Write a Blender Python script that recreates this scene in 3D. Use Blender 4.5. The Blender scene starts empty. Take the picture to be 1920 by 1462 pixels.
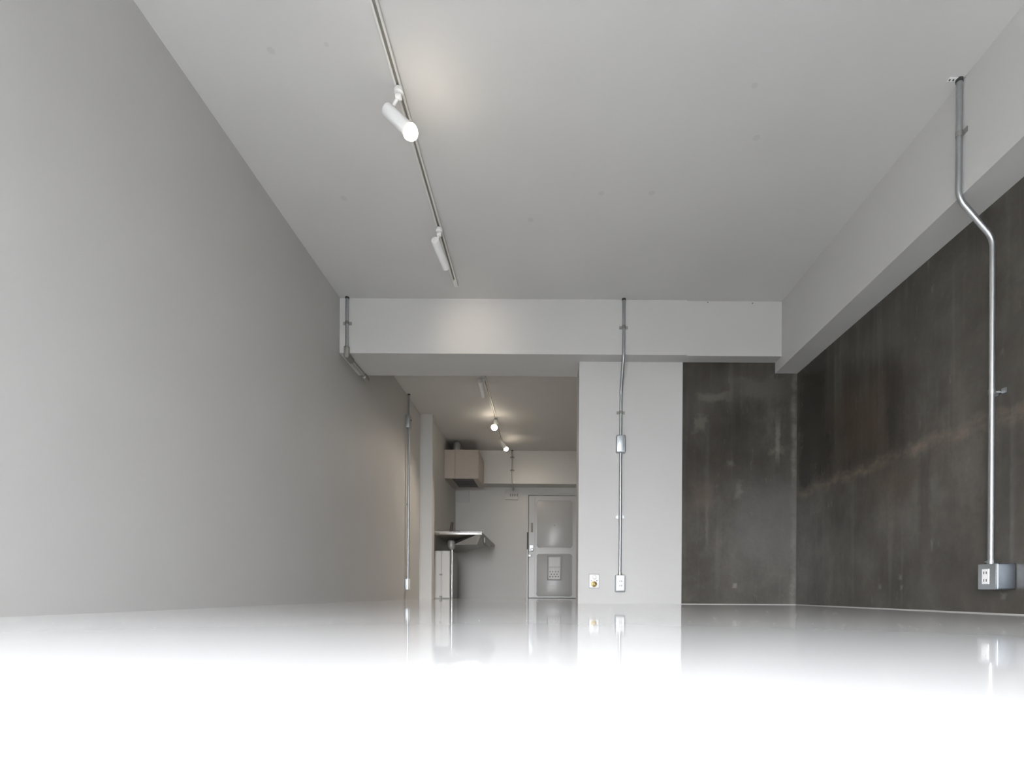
import bpy, bmesh, math
from mathutils import Vector, Matrix

# ------------------------------------------------------------------ camera, sky, exposure
SC = bpy.context.scene
COL = SC.collection
U = 0.0043            # metres per image unit at the depth of the cross beam
F = 1070.0            # focal length in pixels of the 1920 px wide frame
VX, VY = 1021.0, 1112.0   # where the room's depth lines meet in the frame
ROLL = 0.006
CAMH = 0.0834

cam_d = bpy.data.cameras.new('camera')
cam_d.sensor_width = 36.0
cam_d.lens = 36.0 * F / 1920.0
cam_d.shift_x = -(VX - 960.0) / 1920.0
cam_d.shift_y = (VY - 731.0) / 1920.0
cam_d.clip_start = 0.01
cam = bpy.data.objects.new('camera', cam_d)
COL.objects.link(cam)
cam.matrix_world = (Matrix.Translation((0, 0, CAMH)) @ Matrix.Rotation(math.pi / 2, 4, 'X')
                    @ Matrix.Rotation(ROLL, 4, 'Z'))
SC.camera = cam

world = bpy.data.worlds.new('overcast_sky')
SC.world = world
world.use_nodes = True
bg = world.node_tree.nodes['Background']
bg.inputs[0].default_value = (0.955, 0.970, 1.0, 1)
# standard overcast sky: three times brighter overhead than at the horizon
SKY = 29.0
_nt = world.node_tree
_tc = _nt.nodes.new('ShaderNodeTexCoord')
_sp = _nt.nodes.new('ShaderNodeSeparateXYZ')
_mx = _nt.nodes.new('ShaderNodeMath')
_mx.operation = 'MAXIMUM'
_mx.inputs[1].default_value = 0.0
_ma = _nt.nodes.new('ShaderNodeMath')
_ma.operation = 'MULTIPLY_ADD'
_ma.inputs[1].default_value = 2.0 * SKY
_ma.inputs[2].default_value = SKY
_nt.links.new(_tc.outputs['Generated'], _sp.inputs[0])
_nt.links.new(_sp.outputs['Z'], _mx.inputs[0])
_nt.links.new(_mx.outputs[0], _ma.inputs[0])
_nt.links.new(_ma.outputs[0], bg.inputs[1])

SC.view_settings.view_transform = 'Standard'
SC.view_settings.look = 'None'
SC.view_settings.gamma = 1.0
SC.view_settings.use_curve_mapping = False
SC.view_settings.exposure = 0.0
SC.cycles.max_bounces = 6
SC.cycles.diffuse_bounces = 5
SC.cycles.glossy_bounces = 4
SC.cycles.transparent_max_bounces = 8
SC.cycles.caustics_refractive = False
SC.cycles.caustics_reflective = True
SC.cycles.blur_glossy = 0.3
SC.cycles.use_denoising = True
SC.cycles.use_light_tree = True
SC.cycles.adaptive_threshold = 0.025

# the window behind the camera (light portal for the sky coming through it)
WIN = dict(x0=-1.62, x1=0.30, z0=0.05, z1=1.90, y=-2.00)
pl = bpy.data.lights.new('window_portal', 'AREA')
pl.shape = 'RECTANGLE'
pl.size = WIN['x1'] - WIN['x0']
pl.size_y = WIN['z1'] - WIN['z0']
pl.cycles.is_portal = True
po = bpy.data.objects.new('window_portal', pl)
po.location = ((WIN['x0'] + WIN['x1']) / 2, WIN['y'] - 0.13, (WIN['z0'] + WIN['z1']) / 2)
po.rotation_euler = (math.radians(90), 0, 0)      # -Z of the light looks along +Y, into the room
COL.objects.link(po)


def P(px, py, Y):
    """place in the room seen at (px, py) of the photograph at depth Y"""
    x, y = px - VX, py - VY
    x0, y0 = x + ROLL * y, y - ROLL * x
    return Vector((x0 * Y / F, Y, CAMH - y0 * Y / F))


def Pz(px, py, z):
    x, y = px - VX, py - VY
    y0 = y - ROLL * x
    return P(px, py, (CAMH - z) * F / y0)


# ------------------------------------------------------------------ materials
def new_mat(name):
    m = bpy.data.materials.new(name)
    m.use_nodes = True
    nt = m.node_tree
    return m, nt, nt.nodes['Principled BSDF']


def N(nt, kind, **kw):
    n = nt.nodes.new(kind)
    for k, v in kw.items():
        if k in n.inputs:
            n.inputs[k].default_value = v
        else:
            setattr(n, k, v)
    return n


def L(nt, a, b):
    nt.links.new(a, b)


def simple(name, col, rough=0.5, metal=0.0, bump=0.0, bscale=200.0, var=0.0):
    m, nt, b = new_mat(name)
    b.inputs['Roughness'].default_value = rough
    b.inputs['Metallic'].default_value = metal
    tc = N(nt, 'ShaderNodeTexCoord')
    nz = N(nt, 'ShaderNodeTexNoise', Scale=bscale, Detail=2.0 if bump > 0.1 else 0.0)
    L(nt, tc.outputs['Object'], nz.inputs['Vector'])
    mx = N(nt, 'ShaderNodeMixRGB')
    mx.inputs[1].default_value = tuple(c * (1 - var) for c in col) + (1,)
    mx.inputs[2].default_value = tuple(min(1, c * (1 + var)) for c in col) + (1,)
    L(nt, nz.outputs['Fac'], mx.inputs[0])
    L(nt, mx.outputs[0], b.inputs['Base Color'])
    if bump:
        bp = N(nt, 'ShaderNodeBump', Strength=bump, Distance=0.002)
        L(nt, nz.outputs['Fac'], bp.inputs['Height'])
        L(nt, bp.outputs[0], b.inputs['Normal'])
    return m


WALLC = (0.480, 0.476, 0.466)
M_paint = simple('white_wall_paint', WALLC, 0.62, bscale=3.0, var=0.02)
M_ceil = simple('white_ceiling_paint', (0.540, 0.535, 0.524), 0.7, bscale=3.0, var=0.02)
M_kpaint = simple('kitchen_wall_paint', (0.54, 0.535, 0.52), 0.55, bscale=3.0, var=0.02)
M_steelpipe = simple('galvanised_steel', (0.46, 0.48, 0.49), 0.36, 1.0, bscale=90, var=0.05)
M_bracket = simple('zinc_bracket', (0.55, 0.54, 0.50), 0.4, 1.0, bscale=150, var=0.06)
M_clamp = simple('dull_zinc_clamp', (0.25, 0.245, 0.225), 0.5, 0.3, bscale=150, var=0.06)
M_dark = simple('dark_collar', (0.03, 0.03, 0.03), 0.6, var=0.1)
M_boxsteel = simple('brushed_box_steel', (0.56, 0.60, 0.63), 0.42, 1.0, bscale=120, var=0.04)
M_boxbody = simple('bluish_box_steel', (0.33, 0.37, 0.42), 0.38, 1.0, bscale=120, var=0.04)  # darker, bluer steel than the cover plate
M_plate = simple('white_plastic', (0.80, 0.80, 0.80), 0.35, bscale=80, var=0.01)
M_slot = simple('socket_slot_shadow', (0.12, 0.12, 0.12), 0.6, var=0.1)
M_brass = simple('brass', (0.62, 0.46, 0.20), 0.3, 1.0, bscale=60, var=0.06)
M_track = simple('white_track_enamel', (0.62, 0.61, 0.58), 0.4, bscale=60, var=0.01)
M_slotdk = simple('track_slot', (0.20, 0.19, 0.17), 0.5, var=0.1)
M_lamp = simple('white_lamp_enamel', (0.74, 0.74, 0.73), 0.35, bscale=60, var=0.01)
M_hood = simple('beige_hood_enamel', (0.39, 0.345, 0.30), 0.45, bscale=30, var=0.03)
M_filter = simple('dark_grease_filter', (0.05, 0.047, 0.045), 0.5, 0.3, bump=0.3, bscale=300, var=0.2)
M_stain = simple('stainless_steel', (0.62, 0.61, 0.59), 0.26, 1.0, bscale=40, var=0.03)
M_stdull = simple('dull_sink_steel', (0.30, 0.30, 0.295), 0.45, 0.35, bscale=40, var=0.05)
M_under = simple('sink_underside_board', (0.36, 0.33, 0.29), 0.6, bscale=30, var=0.05)
M_chrome = simple('chrome', (0.85, 0.85, 0.85), 0.1, 1.0, bscale=40, var=0.01)
M_faucet = simple('dark_faucet_metal', (0.10, 0.075, 0.068), 0.45, 0.2, bscale=60, var=0.05)
M_door = simple('grey_door_enamel', (0.43, 0.435, 0.435), 0.3, bscale=40, var=0.01)
M_frame = simple('door_frame_enamel', (0.50, 0.50, 0.49), 0.35, bscale=40, var=0.01)
M_gap = simple('dark_gap', (0.05, 0.05, 0.05), 0.7, var=0.1)
M_bronze = simple('dull_bronze', (0.16, 0.14, 0.12), 0.45, 0.5, var=0.1)
M_board = simple('grey_rim_and_side_shade', (0.34, 0.34, 0.335), 0.5, bscale=30, var=0.03)  # grey rims and covers; on the sink cabinet it stands for side shade
M_caulk = simple('pale_caulk', (0.36, 0.355, 0.34), 0.5, var=0.05)
M_alu = simple('window_aluminium', (0.55, 0.55, 0.56), 0.4, 0.9, var=0.02)
M_ground = simple('street_asphalt', (0.06, 0.06, 0.058), 0.9, bscale=0.5, var=0.2)


def emit_mat(name, col, s):
    m, nt, b = new_mat(name)
    b.inputs['Base Color'].default_value = (1, 1, 1, 1)
    b.inputs['Emission Color'].default_value = (*col, 1)
    b.inputs['Emission Strength'].default_value = s
    m.cycles.emission_sampling = 'NONE'
    return m


M_bulb = emit_mat('lit_bulb', (1.0, 0.86, 0.68), 45.0)


def floor_mat():
    m, nt, b = new_mat('white_epoxy_floor')
    tc = N(nt, 'ShaderNodeTexCoord')
    n1 = N(nt, 'ShaderNodeTexNoise', Scale=1.3, Detail=0.0)
    n2 = N(nt, 'ShaderNodeTexNoise', Scale=6.0, Detail=1.0)
    L(nt, tc.outputs['Object'], n1.inputs['Vector'])
    L(nt, tc.outputs['Object'], n2.inputs['Vector'])
    cr = N(nt, 'ShaderNodeMixRGB')
    cr.inputs[1].default_value = (0.86, 0.87, 0.885, 1)
    cr.inputs[2].default_value = (0.92, 0.92, 0.925, 1)
    L(nt, n1.outputs['Fac'], cr.inputs[0])
    L(nt, cr.outputs[0], b.inputs['Base Color'])
    b1 = N(nt, 'ShaderNodeBump', Strength=0.25, Distance=0.00022)
    L(nt, n2.outputs['Fac'], b1.inputs['Height'])
    L(nt, b1.outputs[0], b.inputs['Normal'])
    b.inputs['Roughness'].default_value = 0.045
    b.inputs['IOR'].default_value = 1.5
    return m


M_floor = floor_mat()


def concrete_mat(name, axis):
    """dark sealed concrete; axis = the horizontal world axis the wall runs along"""
    m, nt, b = new_mat(name)
    tc = N(nt, 'ShaderNodeTexCoord')
    sp = N(nt, 'ShaderNodeSeparateXYZ')
    L(nt, tc.outputs['Object'], sp.inputs[0])
    hor = sp.outputs[axis]
    ver = sp.outputs['Z']

    def math_(op, a, c=None, d=None, clamp=False):
        n = N(nt, 'ShaderNodeMath', operation=op, use_clamp=clamp)
        for i, v in enumerate((a, c, d)):
            if v is None:
                continue
            if isinstance(v, (int, float)):
                n.inputs[i].default_value = v
            else:
                L(nt, v, n.inputs[i])
        return n.outputs[0]

    def noise(sh, sv, scale, detail=4.0, rough=0.6, off=0.0, dist=0.0):
        cb = N(nt, 'ShaderNodeCombineXYZ')
        L(nt, math_('MULTIPLY_ADD', hor, sh, off), cb.inputs[0])
        L(nt, math_('MULTIPLY', ver, sv), cb.inputs[1])
        nz = N(nt, 'ShaderNodeTexNoise', Scale=scale, Detail=detail, Roughness=rough, Distortion=dist)
        L(nt, cb.outputs[0], nz.inputs['Vector'])
        return nz.outputs['Fac']

    def ramp(fac, stops):
        r = N(nt, 'ShaderNodeValToRGB')
        e = r.color_ramp.elements
        while len(e) < len(stops):
            e.new(0.5)
        for el, (p, c) in zip(e, stops):
            el.position = p
            el.color = (c, c, c, 1) if isinstance(c, (int, float)) else (*c, 1)
        L(nt, fac, r.inputs[0])
        return r.outputs[0]

    def mix(fac, a, c, mode='MIX'):
        n = N(nt, 'ShaderNodeMixRGB', blend_type=mode)
        for i, v in enumerate((fac, a, c)):
            if isinstance(v, (int, float)):
                n.inputs[i].default_value = v
            elif isinstance(v, tuple):
                n.inputs[i].default_value = (*v, 1)
            else:
                L(nt, v, n.inputs[i])
        return n.outputs[0]

    rag = (noise(1, 1, 3.8, 4, 0.6, 40.0), noise(1, 1, 13.0, 3, 0.6, 8.0))

    def mark(hc, vc, hw, vw, color, k, soft=0.5, amp=0.10, sc=5.0, off=0.0):
        """a stain with its own place and ragged outline on this wall"""
        n1 = math_('MULTIPLY_ADD', rag[0] if sc < 8 else rag[1], amp * 2, -amp)
        dh = math_('DIVIDE', math_('ABSOLUTE', math_('SUBTRACT', math_('ADD', hor, n1), hc)), hw)
        dv = math_('DIVIDE', math_('ABSOLUTE', math_('SUBTRACT', math_('ADD', ver, n1), vc)), vw)
        m_ = N(nt, 'ShaderNodeMapRange', clamp=True)
        m_.interpolation_type = 'SMOOTHSTEP'
        m_.inputs['From Min'].default_value = 1.0 + soft
        m_.inputs['From Max'].default_value = 1.0 - soft
        L(nt, math_('MAXIMUM', dh, dv), m_.inputs['Value'])
        return mix(math_('MULTIPLY', m_.outputs[0], k), col, color)

    big = noise(1, 1, 1.1, 4, 0.62, 3.0)
    mid = noise(1.2, 0.8, 3.2, 4, 0.66, 13.0)
    col = ramp(big, [(0.32, (0.055, 0.049, 0.041)), (0.50, (0.072, 0.066, 0.056)), (0.70, (0.096, 0.090, 0.079))])
    col = mix(0.8, col, ramp(mid, [(0.32, 0.70), (0.52, 1.0), (0.70, 1.30)]), 'MULTIPLY')
    # above the pour joint the concrete is darker and streaked from top to bottom
    wob = math_('MULTIPLY_ADD', noise(1, 0.4, 2.2, 4, 0.6, 11.0), 0.30, -0.15)
    h = math_('ADD', ver, wob)
    above = ramp(math_('MULTIPLY', h, 0.5), [(0.44, 0.0), (0.50, 1.0)])
    streak = ramp(noise(4.5, 0.5, 1.6, 3, 0.6, 7.0), [(0.34, 0.0), (0.64, 1.0)])
    dk = math_('MULTIPLY', above, math_('MULTIPLY_ADD', streak, -0.55, 0.75))
    if axis == 'Y':
        near = ramp(math_('MULTIPLY', hor, 0.2), [(0.58, 0.15), (0.72, 1.0)])
        dk = math_('MULTIPLY', dk, near)
    else:
        dk = math_('MULTIPLY', dk, 0.6)
    col = mix(dk, col, (0.027, 0.023, 0.018))
    # pale vertical water runs
    runs = ramp(noise(8, 0.4, 1.9, 2, 0.5, 21.0), [(0.56, 0.0), (0.76, 1.0)])
    col = mix(math_('MULTIPLY', runs, 0.30), col, (0.125, 0.118, 0.105))
    # thin pale trowel scuffs
    sc_ = ramp(noise(3.0, 0.9, 5.0, 3, 0.7, 31.0), [(0.64, 0.0), (0.72, 1.0)])
    col = mix(math_('MULTIPLY', sc_, 0.28), col, (0.17, 0.16, 0.14))
    if axis == 'Y':
        # rusty pour joint at about 0.9 m, broken up along its length
        jw = math_('MULTIPLY_ADD', noise(1, 0.0, 3.0, 5, 0.7, 5.0), 0.22, -0.11)
        dz = math_('ABSOLUTE', math_('SUBTRACT', math_('ADD', ver, jw), 0.91))
        band = ramp(math_('MULTIPLY', dz, 10.0), [(0.08, 1.0), (0.55, 0.0)])
        brk = ramp(noise(2.0, 4.0, 2.8, 5, 0.7, 2.0), [(0.40, 0.12), (0.60, 1.0)])
        col = mix(math_('MULTIPLY', math_('MULTIPLY', band, brk), 0.62), col, (0.165, 0.128, 0.098))
        col = mark(3.78, 1.22, 0.28, 0.20, (0.066, 0.049, 0.035), 0.60, 0.8, 0.30, 3.5, 40.0)
        col = mark(3.28, 0.78, 0.30, 0.10, (0.066, 0.050, 0.036), 0.55, 0.8, 0.25, 3.5, 44.0)
        col = mark(3.42, 1.22, 0.07, 0.28, (0.024, 0.021, 0.018), 0.60, 0.6, 0.07, 4.0, 47.0)
        col = mark(4.45, 1.45, 0.22, 0.45, (0.024, 0.021, 0.017), 0.65, 0.6, 0.12, 3.0, 50.0)
        col = mark(3.14, 0.62, 0.04, 0.26, (0.036, 0.033, 0.028), 0.55, 0.6, 0.05, 4.0, 52.0)
        col = mark(2.22, 0.93, 0.16, 0.05, (0.120, 0.085, 0.062), 0.55, 0.6, 0.06, 5.0, 55.0)
        for hc, vc in ((3.56, 0.14), (3.36, 0.20), (3.34, 0.13), (2.32, 0.18), (2.60, 0.085)):
            col = mark(hc, vc, 0.013, 0.013, (0.16, 0.15, 0.13), 0.5, 0.8, 0.03, 22.0, hc * 7)
    else:
        # mortar run close to the corner
        cj = math_('MULTIPLY_ADD', noise(0.0, 1.0, 4.0, 5, 0.7, 9.0), 0.07, -0.035)
        dx = math_('ABSOLUTE', math_('SUBTRACT', math_('ADD', hor, cj), 2.066))
        cband = ramp(math_('MULTIPLY', dx, 10.0), [(0.08, 1.0), (0.34, 0.0)])
        cbrk = ramp(noise(1.0, 2.0, 3.5, 5, 0.7, 17.0), [(0.38, 0.20), (0.62, 1.0)])
        col = mix(math_('MULTIPLY', math_('MULTIPLY', cband, cbrk), 0.50), col, (0.200, 0.188, 0.168))
        pale = (0.165, 0.155, 0.130)
        col = mark(1.285, 1.50, 0.045, 0.055, pale, 0.34, 0.5, 0.08, 9.0, 3.0)
        col = mark(1.40, 1.73, 0.11, 0.035, pale, 0.42, 0.6, 0.10, 6.0, 5.0)
        col = mark(1.93, 1.36, 0.016, 0.15, pale, 0.60, 0.6, 0.02, 9.0, 8.0)
        col = mark(1.93, 1.285, 0.05, 0.022, pale, 0.42, 0.8, 0.07, 12.0, 12.0)
        col = mark(1.78, 1.80, 0.20, 0.08, (0.105, 0.100, 0.088), 0.60, 0.5, 0.12, 5.0, 14.0)
        col = mark(1.85, 0.72, 0.26, 0.33, (0.085, 0.084, 0.080), 0.50, 0.35, 0.16, 5.0, 18.0)
        col = mark(1.61, 0.95, 0.022, 0.05, pale, 0.40, 0.8, 0.07, 14.0, 23.0)
        col = mark(1.545, 1.18, 0.022, 0.022, pale, 0.40, 0.8, 0.05, 14.0, 26.0)
        col = mark(1.30, 0.90, 0.08, 0.09, (0.100, 0.080, 0.066), 0.55, 0.6, 0.08, 5.0, 29.0)
        col = mark(1.345, 0.66, 0.010, 0.16, pale, 0.30, 0.6, 0.02, 9.0, 33.0)
        col = mark(1.58, 0.155, 0.016, 0.016, (0.22, 0.20, 0.17), 0.60, 0.7, 0.03, 20.0, 36.0)
        col = mark(1.62, 1.40, 0.16, 0.24, (0.026, 0.023, 0.018), 0.50, 0.6, 0.14, 3.0, 39.0)
    fine = noise(1, 1, 38.0, 2, 0.7, 0.0)
    col = mix(0.35, col, mix(fine, (0.6, 0.6, 0.6), (1.3, 1.3, 1.3)), 'MULTIPLY')
    L(nt, col, b.inputs['Base Color'])
    b.inputs['Roughness'].default_value = 0.25
    b.inputs['Specular IOR Level'].default_value = 0.32
    bp = N(nt, 'ShaderNodeBump', Strength=0.12, Distance=0.004)
    L(nt, noise(1, 1, 6.0, 2, 0.6, 1.0), bp.inputs['Height'])
    L(nt, bp.outputs[0], b.inputs['Normal'])
    return m


M_concR = concrete_mat('dark_concrete_side', 'Y')
M_concB = concrete_mat('dark_concrete_back', 'X')


# ------------------------------------------------------------------ mesh helpers
def box(bm, x0, x1, y0, y1, z0, z1, bev=0.0, seg=2):
    vs = [bm.verts.new((x, y, z)) for x in (x0, x1) for y in (y0, y1) for z in (z0, z1)]
    q = [(0, 1, 3, 2), (4, 6, 7, 5), (0, 4, 5, 1), (2, 3, 7, 6), (0, 2, 6, 4), (1, 5, 7, 3)]
    fs = [bm.faces.new([vs[i] for i in f]) for f in q]
    if bev:
        es = list({e for f in fs for e in f.edges})
        bmesh.ops.bevel(bm, geom=es, offset=bev, segments=seg, affect='EDGES', profile=0.5)
    return bm


def frame_of(d):
    d = Vector(d).normalized()
    a = Vector((0, 0, 1)) if abs(d.z) < 0.9 else Vector((1, 0, 0))
    u = d.cross(a).normalized()
    return d, u, d.cross(u).normalized()


def lathe(bm, p0, axis, prof, seg=24, caps=True):
    """revolve prof [(radius, along)] about axis from p0"""
    d, u, v = frame_of(axis)
    p0 = Vector(p0)
    rings = []
    for r, t in prof:
        rings.append([bm.verts.new(p0 + d * t + (u * math.cos(a) + v * math.sin(a)) * max(r, 1e-5))
                      for a in [2 * math.pi * k / seg for k in range(seg)]])
    for a, b in zip(rings, rings[1:]):
        for k in range(seg):
            bm.faces.new((a[k], a[(k + 1) % seg], b[(k + 1) % seg], b[k]))
    if caps:
        bm.faces.new(rings[0][::-1])
        bm.faces.new(rings[-1])
    return bm


def cyl(bm, p0, p1, r, seg=20):
    p0, p1 = Vector(p0), Vector(p1)
    return lathe(bm, p0, p1 - p0, [(r, 0), (r, (p1 - p0).length)], seg)


def fillet(pts, rad, n=8):
    pts = [Vector(p) for p in pts]
    out = [pts[0]]
    for a, b, c in zip(pts, pts[1:], pts[2:]):
        d1, d2 = (a - b).normalized(), (c - b).normalized()
        ang = d1.angle(d2)
        t = min(rad / math.tan(ang / 2), (a - b).length * 0.49, (c - b).length * 0.49)
        s, e = b + d1 * t, b + d2 * t
        for k in range(n + 1):
            w = k / n
            out.append(s * (1 - w) ** 2 + b * 2 * w * (1 - w) + e * w ** 2)
    out.append(pts[-1])
    return out


def tube(bm, pts, r, seg=18):
    pts = [Vector(p) for p in pts]
    d, u, v = frame_of(pts[1] - pts[0])
    rings = []
    for i, p in enumerate(pts):
        t = (pts[min(i + 1, len(pts) - 1)] - pts[max(i - 1, 0)]).normalized()
        u = (u - t * u.dot(t)).normalized()
        v = t.cross(u)
        rings.append([bm.verts.new(p + (u * math.cos(a) + v * math.sin(a)) * r)
                      for a in [2 * math.pi * k / seg for k in range(seg)]])
    for a, b in zip(rings, rings[1:]):
        for k in range(seg):
            bm.faces.new((a[k], a[(k + 1) % seg], b[(k + 1) % seg], b[k]))
    bm.faces.new(rings[0][::-1])
    bm.faces.new(rings[-1])
    return bm


def prism(bm, poly, z0, z1):
    lo = [bm.verts.new((x, y, z0)) for x, y in poly]
    hi = [bm.verts.new((x, y, z1)) for x, y in poly]
    n = len(poly)
    bm.faces.new(lo[::-1])
    bm.faces.new(hi)
    for k in range(n):
        bm.faces.new((lo[k], lo[(k + 1) % n], hi[(k + 1) % n], hi[k]))
    return bm


def rrect(x0, x1, z0, z1, r, n=6):
    pts = []
    for cx, cz, a0 in ((x1 - r, z0 + r, -90), (x1 - r, z1 - r, 0), (x0 + r, z1 - r, 90), (x0 + r, z0 + r, 180)):
        for k in range(n + 1):
            a = math.radians(a0 + 90 * k / n)
            pts.append((cx + r * math.cos(a), cz + r * math.sin(a)))
    return pts


def plate_y(bm, poly, y0, y1, bev=0.0):
    """slab facing -Y from an (x, z) outline"""
    a = [bm.verts.new((x, y0, z)) for x, z in poly]
    b = [bm.verts.new((x, y1, z)) for x, z in poly]
    n = len(poly)
    f = bm.faces.new(a)
    bm.faces.new(b[::-1])
    for k in range(n):
        bm.faces.new((a[k], b[k], b[(k + 1) % n], a[(k + 1) % n]))
    if bev:
        bmesh.ops.bevel(bm, geom=list(f.edges), offset=bev, segments=2, affect='EDGES', profile=0.5)
    return bm


def obj(name, bm, mat, parent=None, smooth=False, origin=None):
    bmesh.ops.recalc_face_normals(bm, faces=bm.faces)
    me = bpy.data.meshes.new(name)
    if origin is not None:
        bmesh.ops.translate(bm, verts=bm.verts, vec=-Vector(origin))
    bm.to_mesh(me)
    bm.free()
    me.materials.append(mat)
    if smooth:
        for p in me.polygons:
            p.use_smooth = True
        me.set_sharp_from_angle(angle=math.radians(40))
    o = bpy.data.objects.new(name, me)
    COL.objects.link(o)
    if origin is not None:
        o.location = origin
    if parent is not None:
        o.parent = parent
        o.matrix_parent_inverse = Matrix.Translation(parent.location).inverted()
    return o


def B():
    return bmesh.new()


def tag(o, label=None, cat=None, group=None, kind=None):
    if label:
        o['label'] = label
    if cat:
        o['category'] = cat
    if group:
        o['group'] = group
    if kind:
        o['kind'] = kind
    return o


def thing(name, loc, label, cat, group=None):
    o = bpy.data.objects.new(name, None)
    o.empty_display_size = 0.05
    COL.objects.link(o)
    o.location = loc
    return tag(o, label, cat, group)


def struct(name, bm, mat, label=None, parent=None):
    o = obj(name, bm, mat, parent)
    if parent is None:
        o['kind'] = 'structure'
        if label:
            o['label'] = label
    return o


# ------------------------------------------------------------------ the room
H = CAMH + 551 * U                 # ceiling 2.45 m
XL = -387 * U                      # left wall
XB = 443 * U                       # inner face of the side beam
XR = 486 * U                       # dark concrete side wall
D1 = 4.60                          # cross beam, front
D2 = 1.031 * D1                    # pier and dark back wall
D3 = 1.103 * D1                    # cross beam, back
ZB = CAMH + 448 * U                # underside of cross beam
ZR = CAMH + 427.5 * U              # underside of side beam
XC0, XC1 = 0.278, 1.137            # pier
XP = -349 * U                      # kitchen jog
XK = -358 * U                      # kitchen left wall
YP = 1.647 * D1
DF = 2.064 * D1                    # far beam front
DW = 2.136 * D1                    # far wall
ZF = 1.903
XKR = 0.95                         # kitchen right wall (out of sight)
YW = WIN['y']                      # window wall, inner face
T = 0.16

struct('floor', box(B(), XL - T, XR + T, YW - T, DW + T, -0.12, 0.0), M_floor, 'glossy white epoxy floor running through both rooms')
ceil_o = struct('ceiling', box(B(), XL - T, XR + T, YW - T, DW + T, H, H + 0.15), M_ceil, 'plain white painted ceiling')
struct('wall_left', box(B(), XL - T, XL, YW - T, YP, 0.0, H), M_paint, 'long plain white wall on the left')
struct('wall_right', box(B(), XR, XR + T, YW - T, D2 + T, 0.0, H), M_concR, 'dark stained bare concrete side wall')
struct('wall_back', box(B(), XC1, XR, D2, D3, 0.0, H), M_concB, 'dark stained bare concrete end wall beside the white pier')
struct('wall_pier', box(B(), XC0, XC1, D2, D3, 0.0, ZB), M_paint, 'white pier between the kitchen opening and the dark concrete')
bm = box(B(), XL, XC1, D1, D3, ZB, H)
struct('trim_1', bm, M_paint, 'white cross beam over the kitchen opening')
trim2_o = struct('trim_2', box(B(), XC1, XB, D1 + 0.014, D2, ZB, H), M_paint, 'white beam section above the dark end wall')
struct('trim_3', box(B(), XB, XR, YW, D2, ZR, H), M_paint, 'long white beam above the dark side wall')
# kitchen
struct('wall_kitchen_left', box(B(), XL - T, XK, YP + 0.17, DW + T, 0.0, H), M_kpaint, 'white kitchen wall behind the sink and hood')
struct('trim_4', box(B(), XL - T, XP, YP, YP + 0.17, 0.0, H), M_kpaint, 'narrow white pier where the left wall meets the kitchen')
struct('wall_far', box(B(), XK, XKR, DW, DW + T, 0.0, H), M_kpaint, 'far white kitchen wall with the entrance door')
struct('trim_5', box(B(), XK, XKR, DF, DW, ZF, H), M_kpaint, 'shallow white beam above the entrance door')
struct('wall_kitchen_right', box(B(), XKR, XKR + T, D3, DW, 0.0, H), M_kpaint, 'white hall wall hidden behind the pier')
# window wall behind the camera
bm = B()
w = WIN
box(bm, XL, w['x0'], YW - T, YW, 0, H)
box(bm, w['x1'], XR, YW - T, YW, 0, H)
box(bm, w['x0'], w['x1'], YW - T, YW, 0, w['z0'])
box(bm, w['x0'], w['x1'], YW - T, YW, w['z1'], H)
struct('wall_front', bm, M_paint, 'white wall with the window')
win = struct('window_1', B(), M_alu, 'wide open aluminium window frame behind the camera')
bm = B()
fw = 0.045
ya, yb = YW - 0.11, YW - 0.05
box(bm, w['x0'], w['x1'], ya, yb, w['z0'], w['z0'] + fw)
box(bm, w['x0'], w['x1'], ya, yb, w['z1'] - fw, w['z1'])
for x in (w['x0'], (w['x0'] + w['x1']) / 2 - fw / 2, w['x1'] - fw):
    box(bm, x, x + fw, ya, yb, w['z0'] + fw, w['z1'] - fw)
obj('window_frame', bm, M_alu, win)
# street far below the window
struct('ground', box(B(), -150, 150, -300, -1.5, -9.3, -9.0), M_ground, 'street level outside below the window')

# filled fixing holes in the ceiling, two screw holes in the beam
M_fill = simple('filler_spot', (0.495, 0.490, 0.480), 0.8, bscale=60, var=0.02)
for px, py, rr_ in ((508, 95, 7), (645, 372, 6), (1127, 362, 6), (1222, 362, 6), (1418, 258, 7), (1415, 160, 6), (995, 412, 6), (612, 83, 5)):
    c = Pz(px, py, H)
    obj('filled_hole', cyl(B(), c, c - Vector((0, 0, 0.0012)), rr_ * c.y / F, 16), M_fill, ceil_o)
for px, py in ((1327, 567), (1411, 568.5)):
    c = P(px, py, D1 + 0.014)
    obj('screw_hole', cyl(B(), c + Vector((0, 0.001, 0)), c - Vector((0, 0.002, 0)), 0.005, 10), M_slot, trim2_o)

# pale sealant bead along the foot of the dark walls
struct('baseboard_right', box(B(), XR - 0.006, XR, YW, D2, 0.0, 0.0045), M_caulk, 'pale sealant line at the foot of the dark side wall')
struct('baseboard_back', box(B(), XC1, XR - 0.006, D2 - 0.006, D2, 0.0, 0.0045), M_caulk, 'pale sealant line at the foot of the dark end wall')


# ------------------------------------------------------------------ entrance door
def zf(py, Y=DW, px=1030):
    return P(px, py, Y).z


def xf(px, Y=DW, py=1030):
    return P(px, py, Y).x


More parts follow.
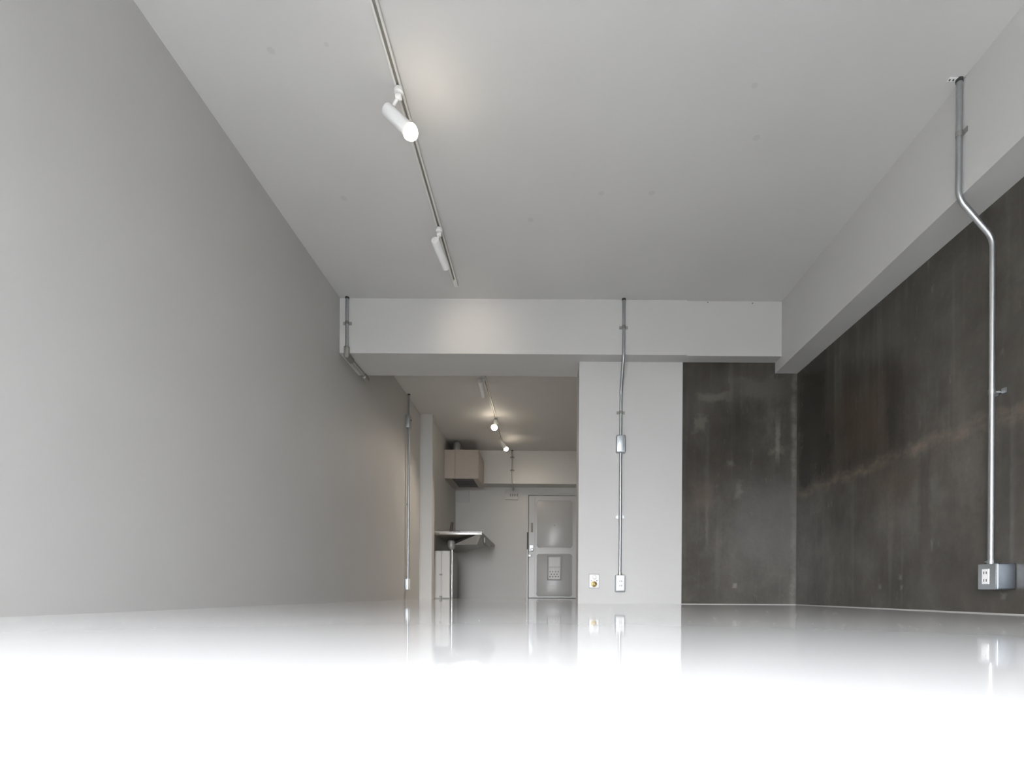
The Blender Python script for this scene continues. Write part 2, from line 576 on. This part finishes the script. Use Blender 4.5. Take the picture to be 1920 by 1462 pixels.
door = struct('door_1', B(), M_door, 'grey steel entrance door with two pressed panels and a mail flap')
dx0, dx1, dzt = xf(991), xf(991) + 0.90, zf(929.5)
bm = B()
jf = 0.035
box(bm, dx0 - jf, dx0 - 0.004, DW - 0.02, DW, 0.0, dzt + jf, 0.003)
box(bm, dx1 + 0.004, dx1 + jf, DW - 0.02, DW, 0.0, dzt + jf, 0.003)
box(bm, dx0 - 0.004, dx1 + 0.004, DW - 0.02, DW, dzt + 0.006, dzt + jf, 0.003)
obj('door_frame', bm, M_frame, door)
obj('door_gap', box(B(), dx0 - 0.004, dx1 + 0.004, DW - 0.003, DW, 0.0, dzt + 0.006), M_gap, door)
leaf = obj('door_leaf', box(B(), dx0 + 0.004, dx1 - 0.004, DW - 0.016, DW - 0.003, 0.006, dzt, 0.003), M_door, door)
px0, px1 = xf(1006), xf(1073)
yl = DW - 0.016
for z0, z1 in ((zf(1027), zf(938)), (zf(1118.5), zf(1038))):
    bm = plate_y(B(), rrect(px0, px1, z0, z1, 0.06), yl - 0.014, yl, 0.010)
    obj('pressed_panel', bm, M_door, leaf, True)
# groove line beside the lock stile
obj('stile_bead', box(B(), xf(1002.4), xf(1003.4), yl - 0.006, yl, 0.02, dzt - 0.02, 0.002), M_door, leaf)
ym = yl - 0.014
bm = B()
mx0, mx1, mz0, mz1 = xf(1026), xf(1053), zf(1088), zf(1042)
box(bm, mx0, mx1, ym - 0.004, ym, mz0, mz1)
t = 0.018
mail = obj('mail_box', bm, M_door, leaf)
bm = B()
box(bm, mx0, mx0 + t, ym - 0.03, ym, mz0, mz1, 0.003)
box(bm, mx1 - t, mx1, ym - 0.03, ym, mz0, mz1, 0.003)
box(bm, mx0 + t, mx1 - t, ym - 0.03, ym, mz0, mz0 + t, 0.003)
box(bm, mx0 + t, mx1 - t, ym - 0.03, ym, mz1 - t, mz1, 0.003)
o = obj('mail_rim', bm, M_board, leaf)
fz = zf(1063)
bm = box(B(), mx0 + t + 0.008, mx1 - t - 0.004, ym - 0.022, ym - 0.004, fz, mz1 - t - 0.012, 0.004)
obj('mail_flap', bm, M_frame, leaf)
bm = box(B(), mx0 + t + 0.003, mx1 - t - 0.003, ym - 0.026, ym - 0.004, mz0 + t + 0.003, fz - 0.012, 0.004)
obj('vent_plate', bm, M_frame, leaf)
bm = B()
for py, xs in ((1071.7, (1031.5, 1036.5, 1042, 1047)), (1076.5, (1034, 1039.3, 1044.5)), (1081, (1031.5, 1036.5, 1042, 1047))):
    for px in xs:
        c = Vector((xf(px), ym - 0.0265, zf(py)))
        cyl(bm, c, c + Vector((0, 0.002, 0)), 0.010, 10)
tag(obj('vent_holes', bm, M_slot, leaf), kind='stuff')
# lock, knob, slots, peephole
lk = obj('lock_plate', box(B(), xf(992.5), xf(1000), yl - 0.012, yl, zf(1034), zf(1022), 0.004), M_boxsteel, leaf)
c = Vector((xf(997.5), yl - 0.012, zf(1031)))
obj('door_knob', lathe(B(), c, (0, -1, 0), [(0.012, 0), (0.012, 0.02), (0.026, 0.03), (0.028, 0.045), (0.018, 0.055)]), M_boxsteel, leaf, True)
c = Vector((xf(993.5), yl, zf(1042)))
obj('lower_lock', lathe(B(), c, (0, -1, 0), [(0.030, 0), (0.030, 0.008), (0.018, 0.012), (0.018, 0.03)]), M_boxsteel, leaf, True)
obj('chain_slot', box(B(), xf(995.4), xf(999), yl - 0.010, yl, zf(998), zf(980.5), 0.003), M_bronze, leaf)
obj('strike_strip', box(B(), xf(988), xf(990), DW - 0.026, DW - 0.02, zf(1030), zf(998), 0.002), M_gap, door)
c = Vector((xf(1039.5), ym, zf(985)))
obj('peephole', cyl(B(), c, c + Vector((0, -0.006, 0)), 0.009, 12), M_bronze, leaf, True)

# ------------------------------------------------------------------ conduits
RP = 0.0128


def clamp(c, n, parent, one_sided=False, mat=None, reach=0.0):
    """pipe saddle at c on a vertical pipe; n = outward wall normal, reach = wall distance beyond the pipe"""
    c, n = Vector(c), Vector(n).normalized()
    t = Vector((0, 0, 1)).cross(n)
    bm = B()
    cyl(bm, c - Vector((0, 0, 0.012)), c + Vector((0, 0, 0.012)), RP + 0.0018, 16)
    back = -n * (RP + 0.002 + reach)
    if reach > 0.006:
        cyl(bm, c - n * (RP - 0.002), c + back + n * 0.002, 0.006, 10)
    for s in ((1,) if one_sided else (1, -1)):
        p0 = c + back + t * s * (RP * 0.6)
        p1 = c + back + t * s * (RP + 0.022)
        vs = []
        for a in (p0, p1):
            for dn in (0, 0.004):
                for dz in (-0.012, 0.012):
                    vs.append(bm.verts.new(a + n * dn + Vector((0, 0, dz))))
        for f in ((0, 1, 3, 2), (4, 6, 7, 5), (0, 4, 5, 1), (2, 3, 7, 6), (0, 2, 6, 4), (1, 5, 7, 3)):
            bm.faces.new([vs[i] for i in f])
    return obj('clamp', bm, mat or M_clamp, parent, True)


def collar(c, parent, r=RP + 0.003):
    c = Vector(c)
    return obj('ceiling_collar', cyl(B(), c, c - Vector((0, 0, 0.014)), r, 18), M_dark, parent, True)


# pipe on the pier
xp, yb_, yc_ = 145 * U, D1 - RP - 0.003, D2 - RP - 0.003
con = thing('conduit', (xp, yc_, 0.24), 'galvanised conduit running down the cross beam and white pier', 'conduit')
path = fillet([(xp, yb_, H), (xp, yb_, 1.985), (xp, yc_, 1.75), (xp, yc_, 1.39)], 0.10)
obj('pipe', tube(B(), path, RP), M_steelpipe, con, True)
obj('pipe', cyl(B(), (xp, yc_, 1.25), (xp, yc_, 0.235), RP), M_steelpipe, con, True)
collar((xp, yb_, H), con)
for py, y in ((613, yb_), (773, yc_), (969, yc_)):
    clamp((xp, y, P(1166, py, y).z), (0, -1, 0), con, mat=M_steelpipe if py == 969 else None)
bm = box(B(), xp - 0.040, xp + 0.040, D2 - 0.046, D2, 1.247, 1.393, 0.012, 4)
jb = obj('junction_box', bm, M_boxsteel, con, True)
obj('junction_cover', box(B(), xp - 0.023, xp + 0.023, D2 - 0.051, D2 - 0.045, 1.262, 1.388, 0.003), M_boxsteel, jb, True)


def socket_face(parent, cx, y, cz, n=2, gap=0.045, axis='x'):
    """pairs of blade slots on a face looking along -Y ('x') or -X ('y')"""
    for k in range(n):
        for s in (-1, 1):
            z = cz + (k - (n - 1) / 2) * gap
            if axis == 'x':
                b_ = box(B(), cx + s * 0.0075 - 0.002, cx + s * 0.0075 + 0.002, y - 0.0015, y + 0.001, z - 0.006, z + 0.006)
            else:
                b_ = box(B(), y - 0.0015, y + 0.001, cx + s * 0.0075 - 0.002, cx + s * 0.0075 + 0.002, z - 0.006, z + 0.006)
            obj('socket_slot', b_, M_slot, parent)


ob = thing('outlet_box', (xp, D2, 0.098), 'steel outlet box with white double socket low on the white pier', 'outlet')
obj('box_body', box(B(), xp - 0.042, xp + 0.041, D2 - 0.044, D2, 0.098, 0.240, 0.010, 3), M_boxsteel, ob, True)
obj('cover_plate', box(B(), xp - 0.035, xp + 0.035, D2 - 0.052, D2 - 0.042, 0.109, 0.236, 0.004), M_plate, ob, True)
socket_face(ob, xp + 0.002, D2 - 0.052, 0.168, 2, 0.037)
obj('conduit_connector', cyl(B(), (xp, yc_, 0.238), (xp, yc_, 0.256), RP + 0.004), M_bracket, ob, True)

# brass gas tap plate on the pier
gx0, gx1, gz0, gz1 = P(1104, 1089, D2).x, P(1124, 1089, D2).x, P(1114, 1103, D2).z, P(1114, 1075.5, D2).z
gx = (gx0 + gx1) / 2
gp = thing('gas_outlet', (gx, D2, gz0), 'square steel wall plate with brass gas nozzle low on the pier', 'gas outlet')
obj('back_rim', plate_y(B(), rrect(gx0, gx1, gz0, gz1, 0.004), D2 - 0.004, D2), M_board, gp)
obj('plate', plate_y(B(), rrect(gx0 + 0.006, gx1 - 0.006, gz0 + 0.007, gz1 - 0.007, 0.004), D2 - 0.008, D2 - 0.004, 0.002), M_plate, gp, True)
c = P(1113.7, 1094.7, D2 - 0.008)
c.y = D2 - 0.008
obj('brass_nozzle', lathe(B(), c, (0, -1, 0), [(0.024, 0), (0.024, 0.008), (0.020, 0.010), (0.012, 0.012), (0.012, 0.03), (0.007, 0.034)]), M_brass, gp, True)
c = P(1114.3, 1082, D2 - 0.008)
c.y = D2 - 0.008
obj('tap_knob', lathe(B(), c, (0, -1, 0), [(0.016, 0), (0.016, 0.016), (0.013, 0.02)]), M_plate, gp, True)
for px, py in ((1108.7, 1088.4), (1119, 1088.4)):
    c = P(px, py, D2 - 0.008)
    obj('screw', lathe(B(), c, (0, -1, 0), [(0.0045, 0), (0.004, 0.002)], 10), M_slot, gp, True)

# pipe on the side beam and dark side wall
ys = 2.618
xa_, xb_ = XB - RP - 0.003, 476 * U
con = thing('conduit', (xb_, ys, 0.23), 'galvanised conduit bending from the side beam onto the dark concrete wall', 'conduit')
path = fillet([(xa_, ys, H), (xa_, ys, 1.905), (xb_, ys, 1.725), (xb_, ys, 0.228)], 0.11, 10)
obj('pipe', tube(B(), path, RP, 24), M_steelpipe, con, True)
collar((xa_, ys, H), con)
clamp((xa_, ys, P(1798, 252, ys).z), (-1, 0, 0), con, one_sided=True)
clamp((xb_, ys, P(1863, 735, ys).z), (-1, 0, 0), con, mat=M_steelpipe, reach=XR - xb_ - RP - 0.004)
obj('ceiling_tab', box(B(), xa_ - 0.05, xa_ - 0.005, ys - 0.010, ys + 0.010, H - 0.003, H), M_plate, con)
for dx in (-0.045, -0.028):
    obj('tab_screw', cyl(B(), (xa_ + dx, ys, H - 0.003), (xa_ + dx, ys, H - 0.007), 0.004, 10), M_slot, con)

by0, by1, bx = 0.550 * D1, 0.5735 * D1, 466 * U
bz0, bz1 = 0.112, 0.229
ob = thing('outlet_box', (XR, (by0 + by1) / 2, bz0), 'deep square steel outlet box on the dark concrete side wall', 'outlet')
obj('box_body', box(B(), bx + 0.004, XR, by0, by1, bz0, bz1, 0.005, 3), M_boxbody, ob, True)
obj('cover_plate', box(B(), bx - 0.002, bx + 0.006, by0 + 0.002, by1 - 0.001, bz0 + 0.001, bz1 - 0.001, 0.002), M_boxsteel, ob, True)
pc = (by0 + by1) / 2 + 0.006
obj('socket_insert', box(B(), bx - 0.0045, bx, pc - 0.020, pc + 0.020, bz0 + 0.025, bz0 + 0.093, 0.001), M_plate, ob)
socket_face(ob, pc, bx - 0.0045, bz0 + 0.059, 2, 0.034, 'y')
obj('conduit_connector', cyl(B(), (xb_, ys, bz1 - 0.002), (xb_, ys, bz1 + 0.018), RP + 0.003), M_steelpipe, ob, True)
obj('set_screw', cyl(B(), (xb_ - RP, ys, bz1 + 0.010), (xb_ - RP - 0.014, ys, bz1 + 0.010), 0.003, 10), M_steelpipe, ob, True)

# pipe on the left end of the cross beam
xl = -372 * U
con = thing('conduit', (xl, yb_, ZB), 'galvanised conduit wrapping under the left end of the cross beam', 'conduit')
obj('pipe', cyl(B(), (xl, yb_, H), (xl, yb_, ZB - 0.01), RP), M_steelpipe, con, True)
zu = ZB - RP - 0.006
obj('pipe', cyl(B(), (xl, D1 + 0.02, zu), (xl, D3 + 0.02, zu), RP), M_steelpipe, con, True)
collar((xl, yb_, H), con)
clamp((xl, yb_, P(652, 605, yb_).z), (0, -1, 0), con)
bm = box(B(), xl - 0.022, xl + 0.022, yb_ - 0.020, D1 + 0.105, ZB - 0.048, ZB - 0.002, 0.014, 3)
box(bm, xl - 0.022, xl + 0.022, yb_ - 0.020, D1 - 0.002, ZB - 0.02, ZB + 0.045, 0.008, 2)
obj('elbow_fitting', bm, M_clamp, con, True)
bm = box(B(), xl - 0.022, xl + 0.022, D3 - 0.060, D3 + 0.050, ZB - 0.052, ZB - 0.002, 0.016, 3)
obj('elbow_fitting', bm, M_clamp, con, True)
obj('pipe', cyl(B(), (xl, D3 + 0.022, ZB - 0.01), (xl, D3 + 0.022, H), RP), M_steelpipe, con, True)

# pipe on the left wall beyond the beam
yq = 1.483 * D1
xq = XL + 0.030
con = thing('conduit', (xq, yq, 0.25), 'thin galvanised conduit down the left wall near the kitchen', 'conduit')
obj('pipe', cyl(B(), (xq, yq, H), (xq, yq, 2.19), RP), M_steelpipe, con, True)
obj('pipe', cyl(B(), (xq, yq, 2.05), (xq, yq, 0.245), RP), M_steelpipe, con, True)
collar((xq, yq, H), con)
clamp((xq, yq, P(766, 945, yq).z), (1, 0, 0), con, mat=M_steelpipe, reach=0.014)
jb = obj('junction_box', box(B(), XL, XL + 0.046, yq - 0.045, yq + 0.045, 2.045, 2.195, 0.006, 3), M_boxsteel, con, True)
obj('junction_cover', box(B(), XL + 0.046, XL + 0.052, yq - 0.043, yq + 0.043, 2.047, 2.193, 0.002), M_board, jb)
obj('cover_screw', cyl(B(), (XL + 0.052, yq, 2.14), (XL + 0.062, yq, 2.14), 0.010, 10), M_slot, jb)
ob = thing('outlet_box', (XL, yq, 0.115), 'small steel outlet box at the foot of the left wall', 'outlet')
obj('box_body', box(B(), XL, XL + 0.044, yq - 0.042, yq + 0.042, 0.112, 0.250, 0.006, 3), M_boxsteel, ob, True)
obj('cover_plate', box(B(), XL + 0.044, XL + 0.051, yq - 0.036, yq + 0.036, 0.118, 0.245, 0.003), M_plate, ob, True)

# pipe and multi switch box on the far wall
yf_ = DF - RP - 0.003
ptop = P(960.5, 850, yf_)
con = thing('conduit', (ptop.x, DW - 0.02, 1.85), 'short grey conduit above the entrance door', 'conduit')
xe = P(962.5, 921, DW).x
path = fillet([(ptop.x, yf_, H), (ptop.x, yf_, 1.93), (xe, DW - 0.02, 1.87), (xe, DW - 0.02, 1.84)], 0.05, 5)
path = fillet([(ptop.x, yf_, H), (ptop.x, yf_, 1.875), (xe, DW - 0.02, 1.865), (xe, DW - 0.02, 1.84)], 0.03, 5)
obj('pipe', tube(B(), path, RP, 14), M_bracket, con, True)
collar((ptop.x, yf_, H), con)
for py in (857, 881.5):
    clamp((ptop.x, yf_, P(960, py, yf_).z), (0, -1, 0), con)
s0, s1 = P(947, 937, DW), P(972, 920.5, DW)
sb = thing('switch_box', (s0.x, DW, s0.z), 'wide white box with four dark slots beside the entrance door', 'switch box')
obj('box_body', box(B(), s0.x, s1.x, DW - 0.045, DW, s0.z, s1.z, 0.008, 2), M_kpaint, sb, True)
for px in (957.3, 961.5, 965.6, 969.8):
    c = P(px, 928, DW - 0.045)
    obj('switch_slot', box(B(), c.x - 0.006, c.x + 0.006, DW - 0.048, DW - 0.044, c.z - 0.022, c.z + 0.022), M_gap, sb)
a0, a1 = P(851, 941, DW), P(881, 917, DW)
pnl = thing('wall_panel', (a0.x, DW, a0.z), 'pale blank panel on the wall under the range hood', 'panel')
obj('panel_board', box(B(), a0.x, a1.x, DW - 0.014, DW, a0.z, a1.z, 0.004), M_paint, pnl)
obj('panel_lip', box(B(), a0.x, a1.x, DW - 0.022, DW - 0.012, a0.z - 0.008, a0.z + 0.006, 0.002), M_kpaint, pnl)


# ------------------------------------------------------------------ track lights
def track(x, y0, y1, label):
    t = thing('lighting_track', (x, y0, H), label, 'lighting track')
    w2, hh = 0.0165, 0.018
    bm = B()
    box(bm, x - w2, x - 0.006, y0, y1, H - hh, H, 0.0015)
    box(bm, x + 0.006, x + w2, y0, y1, H - hh, H, 0.0015)
    obj('rail', bm, M_track, t)
    obj('slot', box(B(), x - 0.006, x + 0.006, y0 + 0.02, y1 - 0.075, H - 0.007, H), M_slotdk, t)
    obj('end_cap', box(B(), x - w2 - 0.0005, x + w2 + 0.0005, y1 - 0.07, y1 + 0.012, H - hh - 0.001, H, 0.002), M_track, t)
    return t


XT = -161.5 * U
YT1 = 2.352 * F / 575.0
track(XT, 1.35, YT1, 'white ceiling track over the main room')
XT2 = -157 * U
track(XT2, 5.75, P(943, 826, 1).y * 0 + 8.92, 'white ceiling track in the kitchen')

WARM = (1.0, 0.86, 0.70)


def spot(x, y, a, b, label, lit, watts, size=70, r=0.028, rb=0.0225):
    """track spotlight: adapter under the rail at (x, y); can from a (back) to b (mouth)"""
    a, b = Vector(a), Vector(b)
    zt = H - 0.018
    t = thing('track_spotlight', (x, y, zt), label, 'spotlight', 'track spotlights')
    obj('adapter', lathe(B(), (x, y, zt), (0, 0, -1), [(0.019, 0), (0.021, 0.004), (0.021, 0.020), (0.015, 0.024)]), M_lamp, t, True)
    d = (b - a).normalized()
    piv = Vector((x, y, zt - 0.040))
    s = max(0.02, min((b - a).length - 0.02, (piv - a).dot(d)))
    q = a + d * s
    obj('stem', cyl(B(), (x, y, zt - 0.022), piv, 0.009, 14), M_lamp, t, True)
    k = obj('swivel_joint', lathe(B(), piv + Vector((-0.014, 0, 0)), (1, 0, 0), [(0.012, 0), (0.015, 0.004), (0.015, 0.024), (0.012, 0.028)]), M_lamp, t, True)
    if (q - piv).length > 0.01:
        obj('swivel_arm', cyl(B(), piv, q, 0.008, 12), M_lamp, t, True)
    ln = (b - a).length
    can = obj('lamp_can', lathe(B(), a, d, [(r * 0.55, 0), (r * 0.9, 0.003), (r, 0.010), (r, ln), (r - 0.003, ln), (r - 0.006, ln - 0.03 - (0.04 if rb < 0 else 0.0)), (0.007, ln - 0.05 - (0.04 if rb < 0 else 0.0))]), M_lamp, t, True)
    m = M_bulb
    rec = rb < 0          # bulb set back inside the can
    rb = abs(rb)
    back = 0.040 if rec else 0.0
    prof = [(0.008, ln - 0.049 - back), (0.012, ln - 0.04 - back)]
    for i in range(9):
        an = math.pi / 2 * i / 8
        prof.append((max(0.0008, rb * math.cos(an)), ln - 0.004 - back + rb * 1.15 * math.sin(an)))
    obj('bulb', lathe(B(), a, d, prof), m, t, True)
    if watts:
        ld = bpy.data.lights.new('lamp_beam', 'SPOT')
        ld.energy = watts
        ld.color = WARM
        ld.spot_size = math.radians(size)
        ld.spot_blend = 1.0
        ld.shadow_soft_size = 0.02
        lo = bpy.data.objects.new('lamp_beam', ld)
        COL.objects.link(lo)
        lo.parent = t
        lo.location = b + d * (rb * 1.15 + 0.004) - t.location
        lo.rotation_euler = d.to_track_quat('-Z', 'Y').to_euler()
    return t


ya1 = 2.352 * F / 945.0
spot(XT, ya1, Pz(724, 204, 2.345), Pz(769, 247, 2.235), 'lit white track spotlight nearest the camera, bulb glowing', True, 22, 85, 0.033, 0.036)
ya2 = 2.352 * F / 683.0
spot(XT, ya2, Pz(815, 449, 2.335), Pz(836, 501, 2.285), 'white track spotlight aimed away at the cross beam', True, 7, 74, 0.027, -0.018)
a, b = Pz(900, 714, 2.345), Pz(906, 742, 2.285)
spot(XT2, a.y + 0.10, a, b, 'white kitchen spotlight facing away, nearest the cross beam', True, 0, 60, 0.027, -0.018)
m_ = Pz(927, 801, 2.30)
spot(XT2, m_.y + 0.09, m_ + Vector((0.015, 0.060, 0.112)), m_, 'lit kitchen spotlight shining at the camera, the brighter one', True, 100, 112, 0.032, 0.042)
m_ = Pz(948.5, 841, 2.29)
m_.x = max(m_.x, XT2 - 0.02)
spot(XT2, m_.y - 0.09, m_ + Vector((-0.055, -0.02, 0.08)), m_, 'lit kitchen spotlight at the far end of the track', True, 16, 150, 0.030, 0.036)

# ------------------------------------------------------------------ range hood and duct
hy0, hy1 = 1.893 * D1, DF
hx0, hx1 = XK, P(897, 880, hy0).x
hz0, hz1 = P(865, 897, hy0).z, P(865, 843, hy0).z
hood = thing('range_hood', ((hx0 + hx1) / 2, hy0, hz0), 'boxy beige range hood with dark filter on the kitchen wall', 'range hood')
bm = B()
wl = 0.02
box(bm, hx0, hx0 + wl, hy0 + 0.012, hy1, hz0, hz1)
box(bm, hx1 - wl, hx1, hy0 + 0.012, hy1, hz0, hz1, 0.002)
box(bm, hx0 + wl, hx1 - wl, hy1 - wl, hy1, hz0, hz1)
box(bm, hx0 + wl, hx1 - wl, hy0 + 0.012, hy1 - wl, hz1 - wl, hz1)
box(bm, hx0 + wl, hx1 - wl, hy0 + 0.012, hy0 + 0.03, hz0, hz1 - wl)
obj('hood_shell', bm, M_hood, hood)
xs = P(853.5, 870, hy0).x
obj('side_panel', box(B(), hx0, xs - 0.003, hy0, hy0 + 0.012, hz0, hz1, 0.002), M_hood, hood)
obj('side_panel', box(B(), xs + 0.003, hx1, hy0, hy0 + 0.012, hz0, hz1, 0.002), M_hood, hood)
fx0, fx1 = P(846, 897, hy0).x, P(887, 897, hy0).x
obj('underside_panel', box(B(), hx0 + wl, fx0, hy0 + 0.03, hy1 - wl, hz0 + 0.001, hz0 + 0.012), M_hood, hood)
obj('underside_panel', box(B(), fx1, hx1 - wl, hy0 + 0.03, hy1 - wl, hz0 + 0.001, hz0 + 0.012), M_hood, hood)
flt = obj('grease_filter', box(B(), fx0, fx1, hy0 + 0.03, hy1 - 0.05, hz0 + 0.006, hz0 + 0.014), M_filter, hood)
for k in range(6):
    y = hy0 + 0.08 + k * 0.11
    obj('filter_slat', box(B(), fx0 + 0.012, fx1 - 0.012, y, y + 0.05, hz0 + 0.001, hz0 + 0.006), M_filter, flt)
obj('filter_edge', box(B(), fx0 - 0.006, fx0 + 0.006, hy0 + 0.03, hy1 - 0.05, hz0 - 0.004, hz0 + 0.006), M_bracket, hood)
ddx = P(856, 836, hy0 + 0.16).x
du = thing('exhaust_duct', (ddx, hy0 + 0.16, hz1), 'round grey exhaust duct on top of the range hood', 'duct')
path = fillet([(ddx, hy0 + 0.14, hz1), (ddx, hy0 + 0.14, H - 0.068), (ddx, hy1 + 0.0, H - 0.068)], 0.06, 8)
obj('duct_pipe', tube(B(), path, 0.054, 24), M_steelpipe, du, True)
obj('duct_flange', cyl(B(), (ddx, hy0 + 0.14, hz1), (ddx, hy0 + 0.14, hz1 + 0.012), 0.062, 24), M_bracket, du, True)

# ------------------------------------------------------------------ sink counter
cy0, cy1 = 1.705 * D1, DW - 0.004
cx0, cx1 = XK + 0.004, -201 * U
cz1 = 0.921
cz0 = 0.882
sink = thing('sink_counter', ((cx0 + cx1) / 2, cy0, 0.0), 'stainless sink counter on a slim chrome leg by the kitchen wall', 'sink')
bm = B()
prism(bm, [(cx0, cy0), (cx1, cy0), (cx1, cy1), (cx0, cy1)], cz1 - 0.006, cz1)
obj('counter_top', bm, M_stain, sink)
bm = B()
box(bm, cx0, cx1, cy0, cy0 + 0.008, cz0, cz1 - 0.006, 0.003)
obj('front_rim', bm, M_stain, sink, True)
obj('side_rim', box(B(), cx1 - 0.008, cx1, cy0 + 0.008, cy1, cz0 - 0.010, cz1 - 0.006, 0.003), M_stdull, sink)
obj('underside_board', box(B(), cx0, cx1 - 0.008, cy0 + 0.008, cy1, cz0 + 0.004, cz1 - 0.006), M_under, sink)
top = [(-216, 1824), (-356, 2092), (-356, 2236), (-203.5, 2236), (-203.5, 1824)]
bot = [(-300, 1865), (-219, 1845), (-205, 1900), (-344, 2230), (-350, 2200)]
bm = B()
for x, y in top:
    bm.verts.new((x * U, y * U, cz0 + 0.004))
for x, y in bot:
    bm.verts.new((x * U, y * U, 0.755))
bmesh.ops.convex_hull(bm, input=bm.verts)
obj('basin', bm, M_stdull, sink)
lx, ly = -303 * U, 1866 * U
obj('leg', cyl(B(), (lx, ly, 0.012), (lx, ly, 0.70), 0.0105, 18), M_chrome, sink, True)
obj('leg_foot', lathe(B(), (lx, ly, 0.0), (0, 0, 1), [(0.0155, 0), (0.0155, 0.006), (0.0115, 0.014)]), M_chrome, sink, True)
obj('drain_cup', lathe(B(), (lx - 0.01, ly, 0.685), (0, 0, 1), [(0.022, 0), (0.046, 0.02), (0.054, 0.05), (0.054, 0.10), (0.045, 0.13)]), M_stdull, sink, True)
# bracket at the front corner of the basin
bm = B()
prism(bm, [(-203 * U, 1900 * U), (-199 * U, 1900 * U), (-199 * U, 2100 * U), (-203 * U, 2100 * U)], 0.80, cz0)
obj('corner_bracket', bm, M_stdull, sink)

fa = P(845, 996, 8.45)
fb = P(848, 979, 8.45)
fau = thing('faucet', (fa.x, fa.y, cz1), 'dark single lever faucet standing on the sink counter', 'faucet')
obj('faucet_base', lathe(B(), (fa.x, fa.y, cz1), (0, 0, 1), [(0.030, 0), (0.030, 0.006), (0.022, 0.010), (0.022, 0.06)]), M_faucet, fau, True)
tp = Vector((fb.x, fb.y, fb.z))
obj('faucet_riser', cyl(B(), (fa.x, fa.y, cz1 + 0.05), tp, 0.021, 14), M_faucet, fau, True)
obj('faucet_spout', tube(B(), fillet([(fa.x + 0.005, fa.y, cz1 + 0.055), (fa.x + 0.12, fa.y + 0.02, cz1 + 0.075), (fa.x + 0.17, fa.y + 0.03, cz1 + 0.04)], 0.04, 5), 0.011, 12), M_faucet, fau, True)
obj('faucet_valve', lathe(B(), (fa.x - 0.028, fa.y - 0.02, cz1 + 0.01), (0, -1, 0), [(0.012, 0), (0.012, 0.02), (0.009, 0.026)]), M_chrome, fau, True)

# low white cabinet under the wall end of the counter, thin pipe on its front
qy0, qy1, qx1, qz = 7.93, 8.64, -307 * U, 0.665
cab = thing('sink_cabinet', ((XK + qx1) / 2, qy0, 0.0), 'narrow white cabinet under the sink beside the chrome leg', 'cabinet')
obj('cabinet_body', box(B(), XK + 0.002, qx1, qy0 + 0.016, qy1, 0.0, qz, 0.003), M_board, cab)  # shade on the cabinet's side is put into this grey body colour
obj('cabinet_front', box(B(), XK + 0.002, qx1, qy0, qy0 + 0.016, 0.012, qz, 0.003), M_kpaint, cab)
obj('plinth', box(B(), XK + 0.002, XK + 0.12, qy0 - 0.004, qy0, 0.0, 0.014), M_board, cab)
xw = P(827.5, 1080, qy0 - 0.012).x
yw_ = qy0 - 0.011
wp = thing('supply_pipe', (xw, yw_, 0.0), 'thin pale water pipe clipped to the cabinet under the sink', 'pipe')
obj('pipe', cyl(B(), (xw, yw_, 0.0), (xw, yw_, qz), 0.006, 12), M_kpaint, wp, True)
for py in (1077, 1118):
    z = P(827.5, py, yw_).z
    obj('pipe_clip', box(B(), xw - 0.026, xw + 0.012, yw_ - 0.008, qy0 - 0.0005, z - 0.010, z + 0.010, 0.002), M_clamp, wp)
obj('floor_flange', cyl(B(), (xw, yw_ - 0.006, 0.0), (xw, yw_ - 0.006, 0.018), 0.009, 14), M_clamp, wp, True)
